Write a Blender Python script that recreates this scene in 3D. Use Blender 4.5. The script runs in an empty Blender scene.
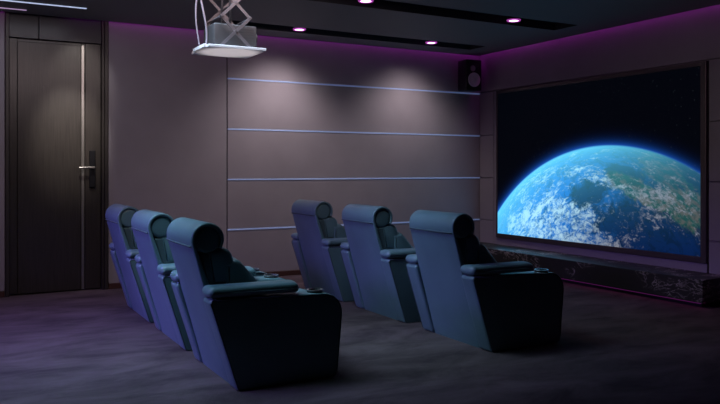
import bpy, bmesh, math, random
from mathutils import Vector, Matrix
random.seed(4)
S = bpy.context.scene
C = S.collection
R = math.radians

# ------------------------------------------------------------------ materials
def new_mat(name):
    m = bpy.data.materials.new(name); m.use_nodes = True
    nt = m.node_tree
    return m, nt, nt.nodes['Principled BSDF']

def mat(name, col, rough=.5, metal=0.0, emit=None, es=0.0, var=0.0, vscale=8.0, vstretch=(1, 1, 1),
        bump=0.0, bscale=200.0, bstretch=(1, 1, 1), spec=.5, sheen=0.0, coat=0.0):
    m, nt, b = new_mat(name)
    b.inputs['Base Color'].default_value = (*col, 1)
    b.inputs['Roughness'].default_value = rough
    b.inputs['Metallic'].default_value = metal
    b.inputs['Specular IOR Level'].default_value = spec
    b.inputs['Sheen Weight'].default_value = sheen
    b.inputs['Coat Weight'].default_value = coat
    if emit:
        b.inputs['Emission Color'].default_value = (*emit, 1)
        b.inputs['Emission Strength'].default_value = es
    tc = nt.nodes.new('ShaderNodeTexCoord')
    if var:
        mp = nt.nodes.new('ShaderNodeMapping'); mp.inputs['Scale'].default_value = vstretch
        nz = nt.nodes.new('ShaderNodeTexNoise'); nz.inputs['Scale'].default_value = vscale
        nz.inputs['Detail'].default_value = 5
        rp = nt.nodes.new('ShaderNodeValToRGB')
        rp.color_ramp.elements[0].position = .3; rp.color_ramp.elements[1].position = .7
        rp.color_ramp.elements[0].color = (*[c * (1 - var) for c in col], 1)
        rp.color_ramp.elements[1].color = (*[min(1, c * (1 + var)) for c in col], 1)
        nt.links.new(tc.outputs['Object'], mp.inputs['Vector'])
        nt.links.new(mp.outputs[0], nz.inputs['Vector'])
        nt.links.new(nz.outputs['Fac'], rp.inputs['Fac'])
        nt.links.new(rp.outputs[0], b.inputs['Base Color'])
    if bump:
        mp = nt.nodes.new('ShaderNodeMapping'); mp.inputs['Scale'].default_value = bstretch
        nz = nt.nodes.new('ShaderNodeTexNoise'); nz.inputs['Scale'].default_value = bscale
        nz.inputs['Detail'].default_value = 3
        bp = nt.nodes.new('ShaderNodeBump'); bp.inputs['Strength'].default_value = bump
        bp.inputs['Distance'].default_value = .004
        nt.links.new(tc.outputs['Object'], mp.inputs['Vector'])
        nt.links.new(mp.outputs[0], nz.inputs['Vector'])
        nt.links.new(nz.outputs['Fac'], bp.inputs['Height'])
        nt.links.new(bp.outputs[0], b.inputs['Normal'])
    return m

M = {}
M['wall'] = mat('wall_fabric', (.285, .258, .295), .75, var=.05, vscale=3, bump=.25, bscale=260, bstretch=(1, 1, .3), spec=.25)
M['seam'] = mat('seam_shadow_gap', (.012, .010, .012), .8)
M['ceiling'] = mat('ceiling_paint', (.24, .235, .24), .6, spec=.3)
M['groove'] = mat('groove_paint', (.045, .045, .055), .6)
M['rear'] = mat('rear_wall_paint', (.06, .05, .065), .8)
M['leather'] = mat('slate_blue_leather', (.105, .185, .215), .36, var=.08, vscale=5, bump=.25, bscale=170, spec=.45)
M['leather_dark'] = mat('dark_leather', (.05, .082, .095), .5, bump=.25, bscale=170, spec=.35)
M['piping'] = mat('leather_piping', (.16, .24, .29), .38)
M['plastic'] = mat('black_plastic', (.012, .012, .014), .4)
M['chrome'] = mat('cup_ring_metal', (.5, .55, .6), .25, metal=.9)
M['wood'] = mat('dark_door_wood', (.031, .026, .023), .32, var=.30, vscale=9, vstretch=(9, 9, .35), bump=.4, bscale=30, bstretch=(6, 6, .2), spec=.6)
M['wood_frame'] = mat('dark_frame_wood', (.030, .025, .023), .4, var=.3, vscale=9, vstretch=(8, 8, .3))
M['header'] = mat('dark_lacquer_panel', (.018, .018, .028), .3)
M['steel'] = mat('brushed_steel', (.42, .40, .38), .32, metal=.9)
M['blacksteel'] = mat('black_metal', (.02, .02, .024), .35, metal=.6)
M['baseboard'] = mat('brown_baseboard', (.060, .022, .016), .5)
M['strip'] = mat('wall_strip_pale', (.42, .52, .75), .35, emit=(.30, .44, .9), es=.14)  # pale blue strip with a faint glow
M['led'] = mat('ceiling_led', (.8, .85, 1), .4, emit=(.55, .66, .95), es=.75)
M['ledpink'] = mat('pink_ceiling_led', (.8, .7, 1), .4, emit=(.75, .5, .85), es=.4)
M['lens'] = mat('pink_downlight_lens', (.9, .8, 1), .4, emit=(1, .55, 1), es=4.0)
M['ring'] = mat('trim_bloom', (.3, .06, .3), .4, emit=(.6, .08, .6), es=.45)  # trim glows magenta to imitate the bloom round each lens
M['white'] = mat('white_lift_tray', (.84, .80, .81), .45)
M['liftmetal'] = mat('grey_lift_metal', (.14, .125, .135), .45, metal=.3)
M['projector'] = mat('grey_projector_shell', (.045, .042, .045), .55)
M['cable'] = mat('grey_cable', (.24, .21, .25), .5)
M['cone'] = mat('speaker_cone', (.75, .58, .68), .5)
M['frame'] = mat('screen_frame_metal', (.12, .10, .10), .36, metal=.65)
M['led_magenta'] = mat('magenta_led_tape', (.5, .1, .5), .5, emit=(.9, .08, .8), es=.08)
M['glow_blue'] = mat('blue_glow', (.3, .4, .9), .5, emit=(.3, .42, 1), es=1.0)  # blue glow of an unseen source, used on no object

def carpet():
    m, nt, b = new_mat('mottled_carpet')
    tc = nt.nodes.new('ShaderNodeTexCoord')
    mp = nt.nodes.new('ShaderNodeMapping'); mp.inputs['Scale'].default_value = (1, 1.0, 1)
    mp.inputs['Rotation'].default_value = (0, 0, R(-30)); mp.inputs['Scale'].default_value = (1, 2.2, 1)
    n1 = nt.nodes.new('ShaderNodeTexNoise'); n1.inputs['Scale'].default_value = 1.5
    n1.inputs['Detail'].default_value = 7; n1.inputs['Roughness'].default_value = .66; n1.inputs['Distortion'].default_value = .5
    rp = nt.nodes.new('ShaderNodeValToRGB')
    e = rp.color_ramp.elements
    e[0].position = .34; e[0].color = (.056, .040, .046, 1)
    e[1].position = .68; e[1].color = (.150, .112, .120, 1)
    n2 = nt.nodes.new('ShaderNodeTexNoise'); n2.inputs['Scale'].default_value = 160; n2.inputs['Detail'].default_value = 3
    mx = nt.nodes.new('ShaderNodeMix'); mx.data_type = 'RGBA'; mx.blend_type = 'MULTIPLY'; mx.inputs['Factor'].default_value = .35
    bp = nt.nodes.new('ShaderNodeBump'); bp.inputs['Strength'].default_value = .5; bp.inputs['Distance'].default_value = .01
    L = nt.links.new
    L(tc.outputs['Object'], mp.inputs['Vector']); L(mp.outputs[0], n1.inputs['Vector']); L(n1.outputs['Fac'], rp.inputs['Fac'])
    L(tc.outputs['Object'], n2.inputs['Vector'])
    L(rp.outputs[0], mx.inputs[6]); L(n2.outputs['Color'], mx.inputs[7]); L(mx.outputs[2], b.inputs['Base Color'])
    L(n2.outputs['Fac'], bp.inputs['Height']); L(bp.outputs[0], b.inputs['Normal'])
    b.inputs['Roughness'].default_value = .9; b.inputs['Specular IOR Level'].default_value = .15
    return m
M['carpet'] = carpet()

def marble():
    m, nt, b = new_mat('black_marble')
    L = nt.links.new
    tc = nt.nodes.new('ShaderNodeTexCoord')
    mp = nt.nodes.new('ShaderNodeMapping'); mp.inputs['Rotation'].default_value = (R(35), 0, 0); mp.inputs['Scale'].default_value = (1, 1, 2)
    n1 = nt.nodes.new('ShaderNodeTexNoise'); n1.inputs['Scale'].default_value = 3.0; n1.inputs['Detail'].default_value = 8
    n1.inputs['Distortion'].default_value = 1.6; n1.inputs['Roughness'].default_value = .62
    rp = nt.nodes.new('ShaderNodeValToRGB'); e = rp.color_ramp.elements
    e[0].position = .47; e[0].color = (.03, .032, .026, 1)
    e[1].position = .53; e[1].color = (.035, .036, .03, 1)
    x = rp.color_ramp.elements.new(.50); x.color = (.62, .58, .52, 1)
    y = rp.color_ramp.elements.new(.487); y.color = (.08, .075, .06, 1)
    n2 = nt.nodes.new('ShaderNodeTexNoise'); n2.inputs['Scale'].default_value = 2.2; n2.inputs['Detail'].default_value = 2
    r2 = nt.nodes.new('ShaderNodeValToRGB'); r2.color_ramp.elements[0].position = .45; r2.color_ramp.elements[1].position = .62
    mx = nt.nodes.new('ShaderNodeMix'); mx.data_type = 'RGBA'
    mx.inputs[6].default_value = (.025, .027, .022, 1)
    L(tc.outputs['Object'], mp.inputs['Vector']); L(mp.outputs[0], n1.inputs['Vector']); L(n1.outputs['Fac'], rp.inputs['Fac'])
    L(tc.outputs['Object'], n2.inputs['Vector']); L(n2.outputs['Fac'], r2.inputs['Fac']); L(r2.outputs[0], mx.inputs[0])
    L(rp.outputs[0], mx.inputs[7]); L(mx.outputs[2], b.inputs['Base Color'])
    b.inputs['Roughness'].default_value = .42; b.inputs['Specular IOR Level'].default_value = .25
    return m
M['marble'] = marble()

# the picture shown on the wall screen: the limb of the earth seen from orbit
SC_Y, SC_Z = 6.35, .35          # origin of the wall screen
def earth():
    m, nt, b = new_mat('earth_picture')
    N = nt.nodes; L = nt.links.new
    def val(x, sock):
        if isinstance(x, (int, float)): sock.default_value = x
        else: L(x, sock)
    def mth(op, a, b_=None, c=None, clamp=False):
        n = N.new('ShaderNodeMath'); n.operation = op; n.use_clamp = clamp
        val(a, n.inputs[0])
        if b_ is not None: val(b_, n.inputs[1])
        if c is not None: val(c, n.inputs[2])
        return n.outputs[0]
    def step(x, lo, hi):
        n = N.new('ShaderNodeMapRange'); n.interpolation_type = 'SMOOTHSTEP'
        val(x, n.inputs['Value']); n.inputs['From Min'].default_value = lo; n.inputs['From Max'].default_value = hi
        return n.outputs['Result']
    def mix(f, a, b_):
        n = N.new('ShaderNodeMix'); n.data_type = 'RGBA'; val(f, n.inputs[0])
        for q, s in ((a, n.inputs[6]), (b_, n.inputs[7])):
            if isinstance(q, tuple): s.default_value = (*q, 1)
            else: L(q, s)
        return n.outputs[2]
    def scale(c, f):
        n = N.new('ShaderNodeVectorMath'); n.operation = 'SCALE'
        if isinstance(c, tuple): n.inputs[0].default_value = c
        else: L(c, n.inputs[0])
        val(f, n.inputs['Scale']); return n.outputs[0]
    def add(a, b_):
        n = N.new('ShaderNodeVectorMath'); n.operation = 'ADD'; L(a, n.inputs[0]); L(b_, n.inputs[1]); return n.outputs[0]
    def noise(v, s, det=6, dist=0.0, rough=.55):
        n = N.new('ShaderNodeTexNoise'); L(v, n.inputs['Vector']); n.inputs['Scale'].default_value = s
        n.inputs['Detail'].default_value = det; n.inputs['Distortion'].default_value = dist; n.inputs['Roughness'].default_value = rough
        return n.outputs['Fac']
    tc = N.new('ShaderNodeTexCoord'); sp = N.new('ShaderNodeSeparateXYZ'); L(tc.outputs['Object'], sp.inputs[0])
    Rr = 2.53
    x = mth('DIVIDE', mth('SUBTRACT', 5.99 - SC_Y, sp.outputs['Y']), Rr)
    z = mth('DIVIDE', mth('SUBTRACT', sp.outputs['Z'], -.96 - SC_Z), Rr)
    d2 = mth('ADD', mth('MULTIPLY', x, x), mth('MULTIPLY', z, z)); d = mth('SQRT', d2)
    sz = mth('SQRT', mth('MAXIMUM', mth('SUBTRACT', 1, d2), 0))
    cb = N.new('ShaderNodeCombineXYZ'); L(x, cb.inputs[0]); L(z, cb.inputs[1]); L(sz, cb.inputs[2]); P = cb.outputs[0]
    dp = N.new('ShaderNodeVectorMath'); dp.operation = 'DOT_PRODUCT'; L(P, dp.inputs[0])
    s = Vector((-.62, .74, .25)).normalized(); dp.inputs[1].default_value = s
    f = mth('MAXIMUM', dp.outputs['Value'], .05)
    wob = mth('SUBTRACT', noise(P, 9, 9, .6, .65), .5)
    def blob(cx, cz, rx, rz, ang, w=1.6):       # wobbly ellipse, 1 inside
        ca, sa = math.cos(ang), math.sin(ang)
        dx = mth('SUBTRACT', x, cx); dz = mth('SUBTRACT', z, cz)
        a = mth('DIVIDE', mth('ADD', mth('MULTIPLY', dx, ca), mth('MULTIPLY', dz, sa)), rx)
        c = mth('DIVIDE', mth('SUBTRACT', mth('MULTIPLY', dz, ca), mth('MULTIPLY', dx, sa)), rz)
        r = mth('SQRT', mth('ADD', mth('MULTIPLY', a, a), mth('MULTIPLY', c, c)))
        r = mth('ADD', r, mth('MULTIPLY', wob, w))
        return mth('SUBTRACT', 1, step(r, .75, 1.2))
    # oceans
    oc = mix(step(f, .48, 1.08), (.001, .005, .030), (.003, .19, .78))
    deep = mth('MAXIMUM', mth('MAXIMUM', blob(-.10, .77, .12, .07, .1, 2.6), blob(.20, .63, .30, .11, -.28, 2.6)), blob(.12, .865, .12, .045, -.2, 2.4))
    oc = mix(mth('MULTIPLY', deep, .88), oc, (.001, .008, .055))
    # land
    land = mth('MAXIMUM', blob(.22, .785, .24, .045, -.34, 2.2), mth('MAXIMUM', blob(.42, .74, .16, .08, -.35, 2.4), mth('MULTIPLY', blob(.30, .87, .14, .06, -.6, 2.6), .6)))
    lc = mix(step(noise(P, 22, 6), .44, .6), (.010, .050, .030), (.085, .080, .060))
    col = mix(mth('MULTIPLY', land, .85), oc, lc)
    col = mix(mth('MULTIPLY', step(noise(P, 14, 8, 1.0, .7), .48, .62), .6), col, scale(col, .30))
    # clouds
    cn = noise(P, 8, 10, 1.1, .72); cn2 = noise(P, 38, 8, .8, .7)
    cf = mth('ADD', mth('MULTIPLY', cn, .5), mth('MULTIPLY', cn2, .5))
    cover = mth('ADD', mth('MULTIPLY', blob(-.20, .60, .50, .15, .12, 1.0), .085),
                mth('ADD', mth('MULTIPLY', blob(-.48, .76, .22, .10, .7, .8), .05), mth('MULTIPLY', blob(-.02, .86, .22, .05, -.1, 1.2), .06)))
    cover = mth('ADD', cover, mth('MULTIPLY', blob(.36, .72, .24, .10, -.3, 1.5), .045))
    cover = mth('SUBTRACT', cover, mth('MULTIPLY', deep, .07))
    cl = step(mth('ADD', cf, cover), .515, .67)
    cc = mix(step(f, .55, 1.0), (.22, .22, .27), (.50, .85, 1.0))
    col = mix(mth('MULTIPLY', cl, .88), col, cc)
    # atmosphere
    rim = mth('POWER', mth('SUBTRACT', 1, sz), 2.2)
    haze = mix(step(f, .2, .9), (.01, .07, .20), (.16, .78, 1.0))
    col = mix(mth('MULTIPLY', rim, mth('ADD', .25, mth('MULTIPLY', f, .75)), clamp=True), col, haze)
    left = mth('MULTIPLY', step(mth('MULTIPLY', x, -1), .30, .80), .32)
    col = mix(left, col, (.10, .55, 1.0))
    inside = mth('SUBTRACT', 1, step(d, .992, 1.004))
    # space
    glow = mth('MULTIPLY', mth('POWER', 2.718, mth('MULTIPLY', mth('MAXIMUM', mth('SUBTRACT', d, .995), 0), -75.0)), mth('ADD', .3, f))
    vor = N.new('ShaderNodeTexVoronoi'); L(tc.outputs['Object'], vor.inputs['Vector']); vor.inputs['Scale'].default_value = 16
    star = mth('MULTIPLY', mth('SUBTRACT', 1, step(vor.outputs['Distance'], .03, .12)), .02)
    sky = add(add(scale((.01, .09, .5), glow), scale((.7, .85, 1), star)), scale((.0006, .0010, .0026), 1.0))
    fin = mix(inside, sky, col)
    b.inputs['Base Color'].default_value = (.002, .002, .002, 1); b.inputs['Roughness'].default_value = .5
    b.inputs['Specular IOR Level'].default_value = .05
    L(fin, b.inputs['Emission Color']); b.inputs['Emission Strength'].default_value = 1.22
    return m
M['earth'] = earth()

# ------------------------------------------------------------------ mesh helpers
def box(bm, x0, x1, y0, y1, z0, z1, bev=0.0, seg=2):
    g = bmesh.ops.create_cube(bm, size=1)
    vs = g['verts']
    for v in vs:
        v.co = Vector((x0 + (v.co.x + .5) * (x1 - x0), y0 + (v.co.y + .5) * (y1 - y0), z0 + (v.co.z + .5) * (z1 - z0)))
    if bev:
        es = list({e for v in vs for e in v.link_edges})
        bmesh.ops.bevel(bm, geom=es, offset=bev, segments=seg, affect='EDGES', profile=.5)
    return bm

def tube(bm, pts, r, n=8, caps=True):
    pts = [Vector(p) for p in pts]
    rings = []
    for i, p in enumerate(pts):
        a = pts[max(i - 1, 0)]; c = pts[min(i + 1, len(pts) - 1)]
        t = (c - a).normalized()
        ref = Vector((0, 0, 1)) if abs(t.z) < .9 else Vector((1, 0, 0))
        u = t.cross(ref).normalized(); w = t.cross(u)
        rings.append([bm.verts.new(p + (u * math.cos(2 * math.pi * k / n) + w * math.sin(2 * math.pi * k / n)) * r) for k in range(n)])
    for a, c in zip(rings, rings[1:]):
        for k in range(n):
            bm.faces.new((a[k], a[(k + 1) % n], c[(k + 1) % n], c[k]))
    if caps:
        bm.faces.new(list(reversed(rings[0]))); bm.faces.new(rings[-1])
    return bm

def lathe(bm, prof, centre, axis='Z', n=32):
    """prof: (radius, height) pairs revolved about an axis through centre"""
    c = Vector(centre); rings = []
    for r, h in prof:
        ring = []
        for k in range(n):
            a = 2 * math.pi * k / n
            if axis == 'Z': p = Vector((r * math.cos(a), r * math.sin(a), h))
            else: p = Vector((r * math.cos(a), -h, r * math.sin(a)))
            ring.append(bm.verts.new(c + p))
        rings.append(ring)
    for a, b_ in zip(rings, rings[1:]):
        for k in range(n):
            bm.faces.new((a[k], a[(k + 1) % n], b_[(k + 1) % n], b_[k]))
    if prof[0][0] > 1e-6: bm.faces.new(rings[0])
    if prof[-1][0] > 1e-6: bm.faces.new(rings[-1])
    return bm

def rounded(pts, seg=7):
    """pts: (x, z, r) polygon with corner radii -> dense outline"""
    out = []; n = len(pts)
    for i in range(n):
        p = Vector(pts[i][:2]); a = Vector(pts[i - 1][:2]); b_ = Vector(pts[(i + 1) % n][:2]); r = pts[i][2]
        da = (a - p); db = (b_ - p)
        if r <= 0: out.append(p); continue
        u = da.normalized(); w = db.normalized()
        ang = u.angle(w); t = min(r / math.tan(ang / 2), da.length * .49, db.length * .49)
        r = t * math.tan(ang / 2)
        cen = p + (u + w).normalized() * (r / math.sin(ang / 2))
        s = p + u * t - cen; e = p + w * t - cen
        tot = s.angle_signed(e)
        for k in range(seg + 1):
            q = tot * k / seg
            out.append(cen + Matrix.Rotation(-q, 2) @ s)
    # subdivide long straight runs a little
    res = []
    for i, p in enumerate(out):
        q = out[(i + 1) % len(out)]
        if res and (p - res[-1]).length < 1e-5: continue
        res.append(p)
    if (res[0] - res[-1]).length < 1e-5: res.pop()
    return res

def puff(bm, outline, y0, y1, r, seg=5, bulge=0.0, mid=4):
    """extrude an (x, z) outline along y, its two ends rounded by r, its middle swollen by bulge"""
    n = len(outline)
    area = sum(outline[i].x * outline[(i + 1) % n].y - outline[(i + 1) % n].x * outline[i].y for i in range(n))
    sg = 1 if area > 0 else -1
    nor = []
    for i in range(n):
        a = (outline[i] - outline[i - 1]).normalized(); c = (outline[(i + 1) % n] - outline[i]).normalized()
        t = (a + c)
        t = t.normalized() if t.length > 1e-6 else a
        k = max(.5, t.dot(a))
        nor.append(Vector((t.y, -t.x)) * sg / k)
    sl = []
    for k in range(seg + 1):
        th = math.pi / 2 * k / seg
        sl.append((y0 + r * (1 - math.sin(th)), -r * (1 - math.cos(th))) if False else (y0 + r * (1 - math.sin(th)), -r * (1 - math.cos(math.pi / 2 - th)) if False else -r * (1 - math.cos(th))))
    # sl runs from full section (k=0, y0+r) to the inset end (k=seg, y0)
    sl = list(reversed(sl))
    L0, L1 = y0 + r, y1 - r
    for k in range(1, mid):
        t = k / mid
        sl.append((L0 + (L1 - L0) * t, bulge * math.sin(math.pi * t)))
    for k in range(seg + 1):
        th = math.pi / 2 * k / seg
        sl.append((y1 - r * (1 - math.sin(th)), -r * (1 - math.cos(th))))
    rings = [[bm.verts.new((p.x + nn.x * off, y, p.y + nn.y * off)) for p, nn in zip(outline, nor)] for y, off in sl]
    for a, c in zip(rings, rings[1:]):
        for k in range(n):
            bm.faces.new((a[k], a[(k + 1) % n], c[(k + 1) % n], c[k]))
    bm.faces.new(rings[0]); bm.faces.new(rings[-1])
    return bm

def obj(name, bm, m, parent=None, smooth=False, loc=None):
    bmesh.ops.recalc_face_normals(bm, faces=bm.faces)
    me = bpy.data.meshes.new(name)
    if loc is not None:
        bmesh.ops.translate(bm, verts=bm.verts, vec=-Vector(loc))
    bm.to_mesh(me); bm.free()
    if smooth:
        for p in me.polygons: p.use_smooth = True
        if smooth != 'all': me.set_sharp_from_angle(angle=R(38))
    o = bpy.data.objects.new(name, me); C.objects.link(o)
    me.materials.append(m)
    if loc is not None: o.location = loc
    if parent: o.parent = parent
    return o

def thing(name, label, cat, loc=(0, 0, 0), rotz=0, group=None):
    o = bpy.data.objects.new(name, None); C.objects.link(o)
    o.location = loc; o.rotation_euler = (0, 0, rotz); o.empty_display_size = .1
    return tag(o, label, cat, group)
def tag(o, label, cat, group=None):
    o['label'] = label; o['category'] = cat
    if group: o['group'] = group
    return o
def struct(name, bm, m, parent=None, label=None, **k):
    o = obj(name, bm, m, parent, **k)
    if parent is None: o['kind'] = 'structure'
    if label: o['label'] = label
    return o
B = bmesh.new

# ------------------------------------------------------------------ room
WY = 8.30       # face of the strip wall (far, left in the picture)
SX = 6.55       # face of the screen wall
CZ = 2.882      # ceiling
X0, Y0 = -3.0, -1.2
bm = box(B(), X0 - .15, SX + .15, Y0 - .15, WY + .25, -.12, 0)
struct('floor', bm, M['carpet'])

strips = [.587, 1.176, 1.768, 2.362]
gp = .011
def left_panels():
    bm = B()
    # backing
    box(bm, X0 - .15, .483, WY + .03, WY + .25, 0, 3.15)
    box(bm, 1.49, SX + .15, WY + .03, WY + .25, 0, 3.15)
    box(bm, .483, 1.49, WY + .12, WY + .25, 0, 3.15)
    # plain panels
    box(bm, X0, -.9 - .006, WY, WY + .03, .06, 3.15, .003, 1)
    box(bm, -.9 + .006, .480, WY, WY + .03, .06, 3.15, .003, 1)
    box(bm, 1.494, 2.83 - .006, WY, WY + .03, .06, 3.15, .003, 1)
    zs = [.06] + strips + [3.15]
    for a, b_ in zip(zs, zs[1:]):
        box(bm, 2.83 + .006, SX, WY, WY + .03, a + (gp if a > .1 else 0), b_ - (gp if b_ < 3 else 0), .003, 1)
    return bm
struct('wall_left', left_panels(), M['wall'])
bm = B()
box(bm, -.906, -.894, WY + .015, WY + .029, .06, 3.1)
box(bm, 2.824, 2.836, WY + .015, WY + .029, .06, 3.1)
struct('trim_1', bm, M['seam'])

def screen_panels():
    bm = B()
    box(bm, SX + .03, SX + .15, Y0 - .15, WY, 0, 3.15)
    ys = [(Y0, 1.6), (1.6, 3.15), (3.15, 4.70), (7.99, WY)]
    zs = [.06] + strips[:3] + [2.372]
    for y0, y1 in ys:
        for a, b_ in zip(zs, zs[1:]):
            box(bm, SX, SX + .03, y0 + .006, y1 - (.006 if y1 < 8 else 0), a + (.006 if a > .1 else 0), b_ - .006, .003, 1)
    box(bm, SX, SX + .03, Y0, WY, 2.384, 3.15, .003, 1)
    box(bm, SX, SX + .03, 4.712, 7.984, .06, 2.372)
    return bm
struct('wall_right', screen_panels(), M['wall'])
bm = box(B(), X0 - .15, X0, Y0 - .15, WY + .25, 0, 3.15); struct('wall_back', bm, M['rear'])
bm = box(B(), X0, SX + .15, Y0 - .15, Y0, 0, 3.15); struct('wall_near', bm, M['rear'])

bm = B()
box(bm, 1.494, SX - .012, WY - .014, WY, 0, .058, .003, 1); box(bm, X0, .478, WY - .014, WY, 0, .058, .003, 1)
struct('baseboard_left', bm, M['baseboard'])
bm = box(B(), SX - .012, SX, Y0, 4.40, 0, .058, .003, 1)
struct('baseboard_right', bm, M['baseboard'])

# ceiling: a lowered field that stops short of the walls, with two sunken channels
def ceiling():
    bm = B()
    x1, y1 = SX - .085, WY - .085
    G = [(5.92, 6.28), (7.52, 7.84)]; gx0, gx1 = 2.60, 6.03
    t = 2.97
    ys = [Y0, G[0][0], G[0][1], G[1][0], G[1][1], y1]
    for i in (0, 2, 4): box(bm, X0, x1, ys[i], ys[i + 1], CZ, t)
    for a, b_ in G:
        box(bm, X0, gx0, a, b_, CZ, t); box(bm, gx1, x1, a, b_, CZ, t)
    box(bm, X0 - .15, SX + .15, Y0 - .15, WY + .25, 3.02, 3.15)
    return bm
struct('ceiling', ceiling(), M['ceiling'])
bm = B()
for a, b_ in ((5.92, 6.28), (7.52, 7.84)):
    box(bm, 2.60, 6.03, a, b_, t0 := 2.972, 2.99)
    for y0, y1 in ((a, a + .004), (b_ - .004, b_)): box(bm, 2.604, 6.026, y0, y1, CZ + .001, 2.972)
    for x0, x1 in ((2.60, 2.604), (6.026, 6.03)): box(bm, x0, x1, a, b_, CZ + .001, 2.972)
struct('trim_2', bm, M['groove'])

# ------------------------------------------------------------------ door
door = bpy.data.objects.new('door_1', None); C.objects.link(door); door.location = (.985, WY + .05, 0); door['kind'] = 'structure'
def dpart(name, bm, m, parent=door, **k):
    bmesh.ops.translate(bm, verts=bm.verts, vec=(-.985, -(WY + .05), 0))
    return obj(name, bm, m, parent, **k)
DZ = 2.645
bm = B()
box(bm, 1.452, 1.488, WY - .022, WY + .115, 0, 3.0, .004, 1)
box(bm, 1.425, 1.450, WY - .004, WY + .115, 0, 3.0, .004, 1)
box(bm, .485, .520, WY - .022, WY + .115, 0, 3.0, .004, 1)
dpart('door_frame', bm, M['wood_frame'])
bm = B()
box(bm, .522, .80, WY + .03, WY + .10, DZ + .008, 3.0, .003, 1); box(bm, .806, 1.423, WY + .03, WY + .10, DZ + .008, 3.0, .003, 1)
dpart('header_panel', bm, M['header'])
bm = B()
xs = [.524, .60, 1.214]
box(bm, xs[0], xs[1] - .003, WY + .042, WY + .09, .012, DZ, .003, 1)
box(bm, xs[1], xs[2], WY + .036, WY + .09, .012, DZ - .03, .004, 1)
box(bm, xs[0], 1.42, WY + .060, WY + .095, .012, DZ, .003, 1)
box(bm, 1.262, 1.42, WY + .036, WY + .09, .012, DZ, .004, 1)
leaf = dpart('door_leaf', bm, M['wood'])
bm = box(B(), 1.222, 1.252, WY + .040, WY + .062, .012, DZ - .02, .003, 1)
dpart('inlay_strip', bm, M['steel'])
bm = box(B(), 1.300, 1.362, WY + .006, WY + .036, 1.10, 1.50, .008, 3)
plate = dpart('lock_plate', bm, M['blacksteel'])
bm = B()
tube(bm, [(1.33, WY + .01, 1.315), (1.33, WY - .035, 1.315)], .014, 12)
tube(bm, [(1.345, WY - .035, 1.315), (1.30, WY - .038, 1.316), (1.19, WY - .034, 1.313)], .012, 12)
h = obj('door_handle', bm, M['steel'], plate, smooth=True); 
bmesh_off = Matrix.Translation((-.985, -(WY + .05), 0)); h.data.transform(bmesh_off)

# ------------------------------------------------------------------ faintly glowing wall strips
nm = ['topmost', 'second from the top', 'third from the top', 'lowest']
for k, z in enumerate(reversed(strips)):
    bm = box(B(), 2.84, SX - .004, WY - .006, WY + .024, z - .0085, z + .0085, .002, 1)
    o = obj('wall_strip', bm, M['strip'], loc=(2.84, WY, z))
    tag(o, ('pale blue horizontal strip with a faint glow on the panelled wall, %s of the four' % nm[k]), 'light strip', 'pale strips across the panelled wall')

# ------------------------------------------------------------------ screen
scr = thing('wall_screen', 'huge wall screen showing the blue earth from space, above the marble bench', 'screen', (SX, SC_Y, SC_Z))
sy0, sy1, sz0, sz1 = 4.768, 7.889, .425, 2.325
bm = box(B(), -.016, -.004, sy0 - SC_Y - .004, sy1 - SC_Y + .004, sz0 - SC_Z - .004, sz1 - SC_Z + .004)
obj('display_panel', bm, M['earth'], scr)
bm = B(); w = .062; wl = .03
a0, a1, c0, c1 = sy0 - SC_Y, sy1 - SC_Y, sz0 - SC_Z, sz1 - SC_Z
box(bm, -.030, 0, a0 - w, a0, c0 - w, c1 + .045, .006)
box(bm, -.024, 0, a1, a1 + wl, c0 - w, c1 + .045, .006)
box(bm, -.026, 0, a0, a1, c1, c1 + .045, .006)
box(bm, -.030, 0, a0, a1, c0 - w, c0, .006)
obj('screen_frame', bm, M['frame'], scr)

# ------------------------------------------------------------------ marble bench under the screen
bench = thing('marble_bench', 'long low black marble bench with pale veins under the wall screen', 'bench', (6.32, 6.35, 0))
bm = box(B(), -.235, .229, -1.925, 1.93, .052, .272, .006, 2); obj('marble_slab', bm, M['marble'], bench)
bm = box(B(), -.13, .229, -1.84, 1.93, 0, .052); obj('plinth', bm, M['plastic'], bench)
bm = box(B(), -.150, -.132, -1.84, 1.92, .030, .048, .002, 1); o = obj('glow_strip', bm, M['led_magenta'], bench); o['label'] = 'magenta light strip under the bench edge'

# ------------------------------------------------------------------ corner speaker
spk = thing('wall_speaker', 'black box speaker with a pinkish round cone high in the corner', 'speaker', (6.262, WY - .135, 2.375), R(-4))
bm = box(B(), -.125, .125, -.115, .10, 0, .42, .012, 3); obj('cabinet', bm, M['plastic'], spk, smooth=True)
bm = lathe(B(), [(.098, .0), (.098, .008), (.088, .010), (.080, .004), (.030, -.004), (.028, .006), (.001, .014)], (0, -.1155, .145), 'Y'); obj('woofer', bm, M['cone'], spk, smooth=True)
bm = lathe(B(), [(.040, .0), (.040, .006), (.018, .002), (.016, .008), (.001, .014)], (-.02, -.1155, .30), 'Y'); obj('tweeter', bm, M['steel'], spk, smooth=True)
bm = box(B(), -.04, .04, .095, .118, .12, .30, .003, 1); obj('bracket', bm, M['blacksteel'], spk)

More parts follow.
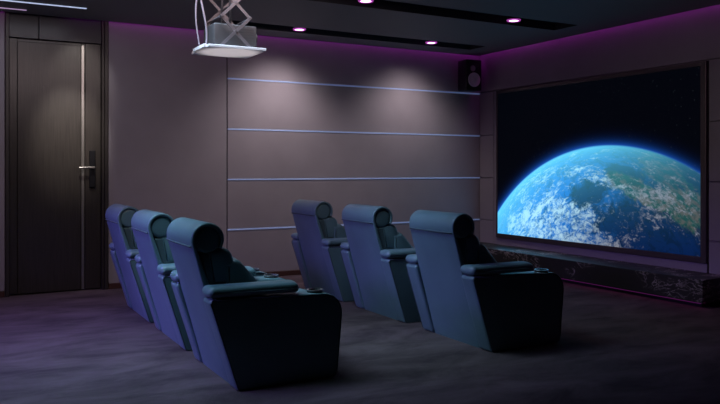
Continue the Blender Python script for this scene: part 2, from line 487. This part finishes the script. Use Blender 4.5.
# ------------------------------------------------------------------ recliners
def ob_(p): return rounded(p)
def build_recliner():
    t = thing('recliner', '', 'recliner')
    dx = -.5
    def P(pts): return rounded([(x + dx, z, r) for x, z, r in pts])
    W = .285; A0, A1 = .288, .435
    # arms
    arm_prof = [(.058, .552, .025), (.232, .0, .03), (.885, .0, .05), (.935, .525, .13)]
    for s in (-1, 1):
        y0, y1 = (A0, A1) if s > 0 else (-A1, -A0)
        a = obj('arm', puff(B(), P(arm_prof), y0, y1, .022, bulge=.0), M['leather'], t, smooth='all')
        pad_prof = [(.056, .556, .030), (.064, .618, .034), (.62, .612, .036), (.635, .550, .028)]
        obj('arm_pad', puff(B(), P(pad_prof), y0 - .010, y1 + .010, .030, seg=6, bulge=.006), M['leather'], a, smooth='all')
        yc = (y0 + y1) / 2
        cx = .765 + dx
        cu = obj('cup_holder', lathe(B(), [(.050, .525), (.052, .541), (.048, .545), (.041, .541), (.039, .530), (.038, .500), (.001, .500)], (cx, yc, 0)), M['plastic'], a, smooth=True)
        obj('rim', lathe(B(), [(.0435, .540), (.0435, .5475), (.0520, .5475), (.0545, .540), (.0435, .540)], (cx, yc, 0)), M['chrome'], cu, smooth=True)
        # piping round the outer face of the arm
        yo = A1 - .010 if s > 0 else -A1 + .010
        op = P([(x, z, r) for x, z, r in [(.066, .545, .02), (.238, .008, .028), (.88, .008, .045), (.928, .520, .125)]])
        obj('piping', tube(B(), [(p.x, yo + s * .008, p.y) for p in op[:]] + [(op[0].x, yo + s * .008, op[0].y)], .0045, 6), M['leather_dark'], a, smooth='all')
    # back shell: rear face that rolls over the top like a hook
    cxx, czz, ro, ri = .102, .880, .102, .079
    outer = [Vector((.245 + dx, .0)), Vector((.16 + dx, .30)), Vector((.075 + dx, .60))]
    ang0 = math.pi + .24
    for k in range(15):
        a = ang0 - (math.pi + .85) * k / 14
        outer.append(Vector((cxx + dx + ro * math.cos(a), czz + ro * math.sin(a))))
    inner = []
    for k in range(15):
        a = ang0 - (math.pi + .85) * (14 - k) / 14
        inner.append(Vector((cxx + dx + ri * math.cos(a), czz + ri * math.sin(a))))
    inner += [Vector((.115 + dx, .60)), Vector((.20 + dx, .30)), Vector((.285 + dx, .0))]
    sh = obj('back_shell', puff(B(), outer + inner, -W, W, .010, seg=4), M['leather'], t, smooth=True)
    zs = .842; xs_ = cxx + dx - ro + .002
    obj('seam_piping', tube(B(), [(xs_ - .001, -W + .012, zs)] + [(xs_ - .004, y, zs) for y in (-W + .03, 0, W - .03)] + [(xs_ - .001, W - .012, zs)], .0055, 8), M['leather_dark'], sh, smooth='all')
    # side filling between rear shell and the cushions
    core = [(.05, .80, .01), (.27, .0, .01), (.44, .0, .02), (.40, .48, .04), (.26, .66, .05), (.185, .80, .03)]
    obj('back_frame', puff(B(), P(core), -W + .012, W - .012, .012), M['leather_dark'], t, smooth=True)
    # cushions
    circ = [Vector((.102 + dx + .081 * math.cos(2 * math.pi * k / 28), .880 + .081 * math.sin(2 * math.pi * k / 28))) for k in range(28)]
    obj('headrest', puff(B(), circ, -W + .008, W - .008, .024, seg=5), M['leather'], t, smooth='all')
    up = [(.08, .82, .03), (.12, .60, .02), (.32, .60, .04), (.245, .83, .07)]
    obj('back_cushion', puff(B(), P(up), -W + .01, W - .01, .035, bulge=.012), M['leather'], t, smooth='all')
    lo = [(.20, .74, .03), (.20, .42, .02), (.45, .42, .05), (.475, .56, .07), (.30, .755, .05)]
    obj('back_cushion', puff(B(), P(lo), -W + .004, W - .004, .040, bulge=.012), M['leather'], t, smooth='all')
    st = [(.38, .46, .03), (.38, .27, .02), (.93, .27, .05), (.95, .47, .07)]
    obj('seat_cushion', puff(B(), P(st), -W + .001, W - .001, .030, bulge=.008), M['leather'], t, smooth='all')
    fr = [(.84, .265, .01), (.83, .05, .02), (.92, .05, .03), (.935, .265, .03)]
    obj('footrest', puff(B(), P(fr), -W + .004, W - .004, .015), M['leather'], t, smooth='all')
    obj('base', box(B(), .28 + dx, .82 + dx, -.27, .27, .0, .26, .01), M['plastic'], t)
    return t
proto = build_recliner()
def copy_tree(o, parent=None):
    c = o.copy(); C.objects.link(c); c.parent = parent
    for ch in list(o.children): copy_tree(ch, c)
    return c
seats = [(1.73, 4.535, 'blue leather recliner in the left row, nearest the camera with full side panel visible', 'back'),
         (1.73, 5.625, 'violet-blue lit recliner in the middle of the left row', 'back'),
         (1.73, 6.715, 'violet-blue lit recliner at the far end of the left row, nearest the door', 'back'),
         (3.61, 4.535, 'slate blue recliner in the row nearer the screen, large one closest to the camera', 'front'),
         (3.61, 5.665, 'slate blue recliner in the middle of the row nearer the screen', 'front'),
         (3.61, 6.795, 'slate blue recliner in the row nearer the screen, farthest one beside the strip wall', 'front')]
for i, (x, y, lab, row) in enumerate(seats):
    o = proto if i == 0 else copy_tree(proto)
    o.location = (x, y, 0); o['label'] = lab
    o['group'] = 'recliners in the left row' if row == 'back' else 'recliners in the row nearer the screen'

# ------------------------------------------------------------------ ceiling downlights
def downlight(x, y, z, label):
    t = thing('downlight', label, 'downlight', (x, y, z), 0, 'recessed ceiling downlights')
    obj('bloom_trim_ring', lathe(B(), [(.052, 0), (.052, -.012), (.070, -.014), (.076, 0), (.052, 0)], (0, 0, 0)), M['ring'], t, smooth=True)
    obj('lens', lathe(B(), [(.052, 0), (.051, -.010), (.001, -.016)], (0, 0, 0)), M['lens'], t, smooth=True)
    return t
gz = 2.972
DL = [(3.48, 7.69, 'glowing pink downlight in the ceiling channel by the strip wall, next to the projector lift'),
      (5.30, 7.69, 'glowing pink downlight in the ceiling channel by the strip wall, farther towards the corner speaker'),
      (3.44, 6.08, 'glowing pink downlight at the top edge of the photo, in the nearer ceiling channel'),
      (5.28, 6.11, 'glowing pink downlight in the nearer ceiling channel, above the screen corner')]
def spot(name, loc, target, power, col, size, blend=1.0, radius=.04, parent=None):
    ld = bpy.data.lights.new(name, 'SPOT'); ld.energy = power; ld.color = col; ld.spot_size = R(size); ld.spot_blend = blend; ld.shadow_soft_size = radius
    o = bpy.data.objects.new(name, ld); C.objects.link(o)
    o.rotation_euler = (Vector(target) - Vector(loc)).to_track_quat('-Z', 'Y').to_euler()
    o.location = Vector(loc) - (parent.location if parent else Vector())
    if parent: o.parent = parent
    return o
def area(name, loc, direction, sx, sy, power, col, spread=180):
    ld = bpy.data.lights.new(name, 'AREA'); ld.shape = 'RECTANGLE'; ld.size = sx; ld.size_y = sy; ld.energy = power; ld.color = col; ld.spread = R(spread)
    o = bpy.data.objects.new(name, ld); C.objects.link(o)
    o.rotation_euler = Vector(direction).to_track_quat('-Z', 'Y').to_euler(); o.location = loc
    return o
WARM = (1, .86, .84)
for i, (x, y, lab) in enumerate(DL):
    # the two near the wall sit lower in the channel's mouth
    zz = 2.900
    t = downlight(x, y, zz, lab)
    obj('housing', lathe(B(), [(.066, 0), (.066, .07), (.001, .07)], (0, 0, 0)), M['plastic'], t, smooth=True)
    if y > 7: spot('downlight_beam', (x, y, zz - .02), (x - .05, y + .42, zz - 1.35), (100 if x < 4 else 74), WARM, 112, 1, .24, t)
    else: spot('downlight_beam', (x, y, zz - .02), (x, y, 0), 14, (.9, .7, 1), 80, 1, .05, t)

# linear lights in the ceiling over the door
bm = box(B(), -1.0, 1.17, 7.634, 7.656, CZ - .008, CZ - .0005, .003, 1)
tag(obj('linear_ceiling_light', bm, M['led'], loc=(.1, 7.645, CZ)), 'bluish white linear light in the ceiling in front of the door', 'ceiling light', 'linear ceiling lights')
bm = box(B(), -1.0, .66, 8.008, 8.026, CZ - .008, CZ - .0005, .003, 1)
tag(obj('linear_ceiling_light', bm, M['ledpink'], loc=(-.1, 8.02, CZ)), 'shorter pinkish linear light at the ceiling edge above the door', 'ceiling light', 'linear ceiling lights')

# ------------------------------------------------------------------ projector lift
LX, LY = 1.812, 5.28
lift = thing('projector_lift', 'scissor projector lift hanging from the ceiling with a white bottom tray', 'projector lift', (LX, LY, 2.165))
def lf(v): return (v[0] - LX, v[1] - LY, v[2] - 2.165)
bm = box(B(), 1.592 - LX, 2.030 - LX, 5.07 - LY, 5.49 - LY, 0, .022, .004, 2)
tr = obj('tray', bm, M['white'], lift); tr['label'] = 'white flat tray'
bm = box(B(), 1.575 - LX, 1.592 - LX, 5.12 - LY, 5.40 - LY, .004, .03, .003, 1); obj('tray_clip', bm, M['white'], tr)
zc, hh, hw = 2.300, .105, .108
nlev = 4
def bar(bm, a, b_, w=.011, th=.0035):
    a = Vector(a); b_ = Vector(b_); d = (b_ - a); L_ = d.length; ang = math.atan2(d.z, d.x)
    g = bmesh.ops.create_cube(bm, size=1)['verts']
    bmesh.ops.scale(bm, vec=(L_ + .02, th * 2, w * 2), verts=g)
    bmesh.ops.rotate(bm, cent=(0, 0, 0), matrix=Matrix.Rotation(-ang, 3, 'Y'), verts=g)
    bmesh.ops.translate(bm, vec=(a + b_) / 2, verts=g)
for yy in (5.115, 5.455):
    for k in range(3):
        z0 = .03 + k * 2 * hh; z1 = z0 + 2 * hh
        bm = B(); bar(bm, (-hw, yy - LY, z0), (hw, yy - LY, z1)); obj('scissor_arm', bm, M['liftmetal'], lift)
        bm = B(); bar(bm, (hw, yy - LY + .009, z0), (-hw, yy - LY + .009, z1)); obj('scissor_arm', bm, M['liftmetal'], lift)
        
bm = B()
for k in range(4):
    z0 = .03 + k * 2 * hh
    for sx in (-hw, hw): tube(bm, [(sx, 5.105 - LY, z0), (sx, 5.465 - LY, z0)], .006, 8)
for k in range(3): tube(bm, [(0, 5.105 - LY, .03 + (2 * k + 1) * hh), (0, 5.465 - LY, .03 + (2 * k + 1) * hh)], .007, 8)
obj('cross_rods', bm, M['liftmetal'], lift, smooth=True)
bm = B()
box(bm, -.20, .20, -.19, .20, .665, CZ - 2.165 - .0005, .004, 1)
obj('ceiling_bracket', bm, M['liftmetal'], lift)
bm = B()
box(bm, -.05, -.035, 5.30 - LY, 5.315 - LY, .20, .67); box(bm, -.015, .0, 5.22 - LY, 5.235 - LY, .20, .67)
obj('guide_post', bm, M['blacksteel'], lift)
pj = thing('projector', 'grey box projector carried in the ceiling lift above the white tray', 'projector', (1.82, 5.30, 2.187))
obj('body', box(B(), -.155, .175, -.125, .13, .008, .175, .012, 3), M['projector'], pj, smooth=True)
bm = tube(B(), [(.176, -.03, .10), (.200, -.03, .10)], .042, 24); obj('lens', bm, M['projector'], pj, smooth=True)
bm = B()
for k in range(6): box(bm, .02, .15, -.127, -.122, .04 + k * .02, .047 + k * .02)
obj('vent', bm, M['projector'], pj)
for sx in (-.12, .12):
    for sy in (-.09, .09): obj('foot', lathe(B(), [(.012, 0), (.012, .01)], (sx, sy, 0), 'Z', 10), M['plastic'], pj)
bm = B()
def wob(x, y, ph, a): return [(x + a * math.sin(ph + z * 9), y + a * .5 * math.cos(ph + z * 7), z) for z in [2.20 + .04 * k for k in range(18)] if z < CZ - .01]
tube(bm, wob(1.60, 5.22, 0, .022), .007, 8); tube(bm, wob(1.575, 5.26, 1.7, .016), .006, 8)
bmesh.ops.translate(bm, verts=bm.verts, vec=(-LX, -LY, -2.165)); obj('cable', bm, M['cable'], lift, smooth=True)

# ------------------------------------------------------------------ lights
MAG = (.85, .06, .95)
area('cove_light_strip_wall', ((X0 + SX) / 2 + 2, WY - .045, 2.985), (0, .0, -1), 5.4, .02, 2.0, MAG)
area('cove_light_strip_wall', (-1.2, WY - .045, 2.985), (0, .0, -1), 3.3, .02, 1.2, MAG)
area('cove_light_screen_wall', (SX - .045, 3.6, 2.985), (0, 0, -1), .02, 9.2, 3.2, MAG)
area('bench_glow', (6.145, 6.3, .040), (-1, 0, -.35), 3.8, .015, .22, (.9, .06, .6))
area('linear_light_glow', (.1, 7.645, CZ - .014), (0, 0, -1), 2.1, .035, 5, (.85, .88, 1))
spot('door_spot', (1.10, 7.25, 2.86), (1.10, WY, 1.74), 230, (1, .93, .85), 33, 1, .06)
spot('door_spot', (1.22, 7.72, 2.86), (1.20, WY, 2.30), 22, (1, .93, .85), 56, 1, .04)
# unseen blue and cyan lamps that colour the seats, without fixtures
area('blue_rear_light', (X0 + .10, 5.9, 2.45), (1, -.06, -.60), 2.6, .5, 30, (.36, .20, 1), 50)
area('seat_top_light', (.6, 4.9, CZ - .02), (.25, .0, -1), 1.6, 2.0, 24, (.50, .90, 1), 85)
area('front_row_light', (2.3, 5.05, CZ - .02), (.42, 0, -1), .5, 2.9, 24, (.52, .76, 1), 80)
area('wall_fill', (1.2, 5.0, CZ - .02), (.12, 1, -.62), 3.4, .6, 21, (1, .78, .80), 120)  # unseen fill added to lift the strip wall, no panel there
spot('tray_fill_spot', (1.79, 5.05, .12), (1.81, 5.26, 2.165), 105, (1, .93, .95), 13, .2, .05)  # spot added between recliners, without fixture, to brighten the tray underside
area('screen_wall_fill', (4.4, 4.6, CZ - .02), (1, -.1, -.7), .6, 3.4, 5, (1, .78, .82), 120)  # weak unseen fill for the screen wall

# ------------------------------------------------------------------ world, camera, view
w = bpy.data.worlds.new('World'); S.world = w; w.use_nodes = True
w.node_tree.nodes['Background'].inputs[0].default_value = (.01, .01, .015, 1)
cam = bpy.data.cameras.new('camera'); co = bpy.data.objects.new('camera', cam); C.objects.link(co); S.camera = co
co.location = (0, 0, 1.3); co.rotation_euler = (R(90), 0, -math.atan2(.4856, .8743))
cam.sensor_width = 36; cam.lens = 36 * 737 / 720; cam.shift_y = -33 / 720; cam.clip_start = .05
S.view_settings.view_transform = 'Standard'; S.view_settings.look = 'None'; S.view_settings.gamma = 1; S.view_settings.exposure = 0
S.view_settings.use_curve_mapping = False
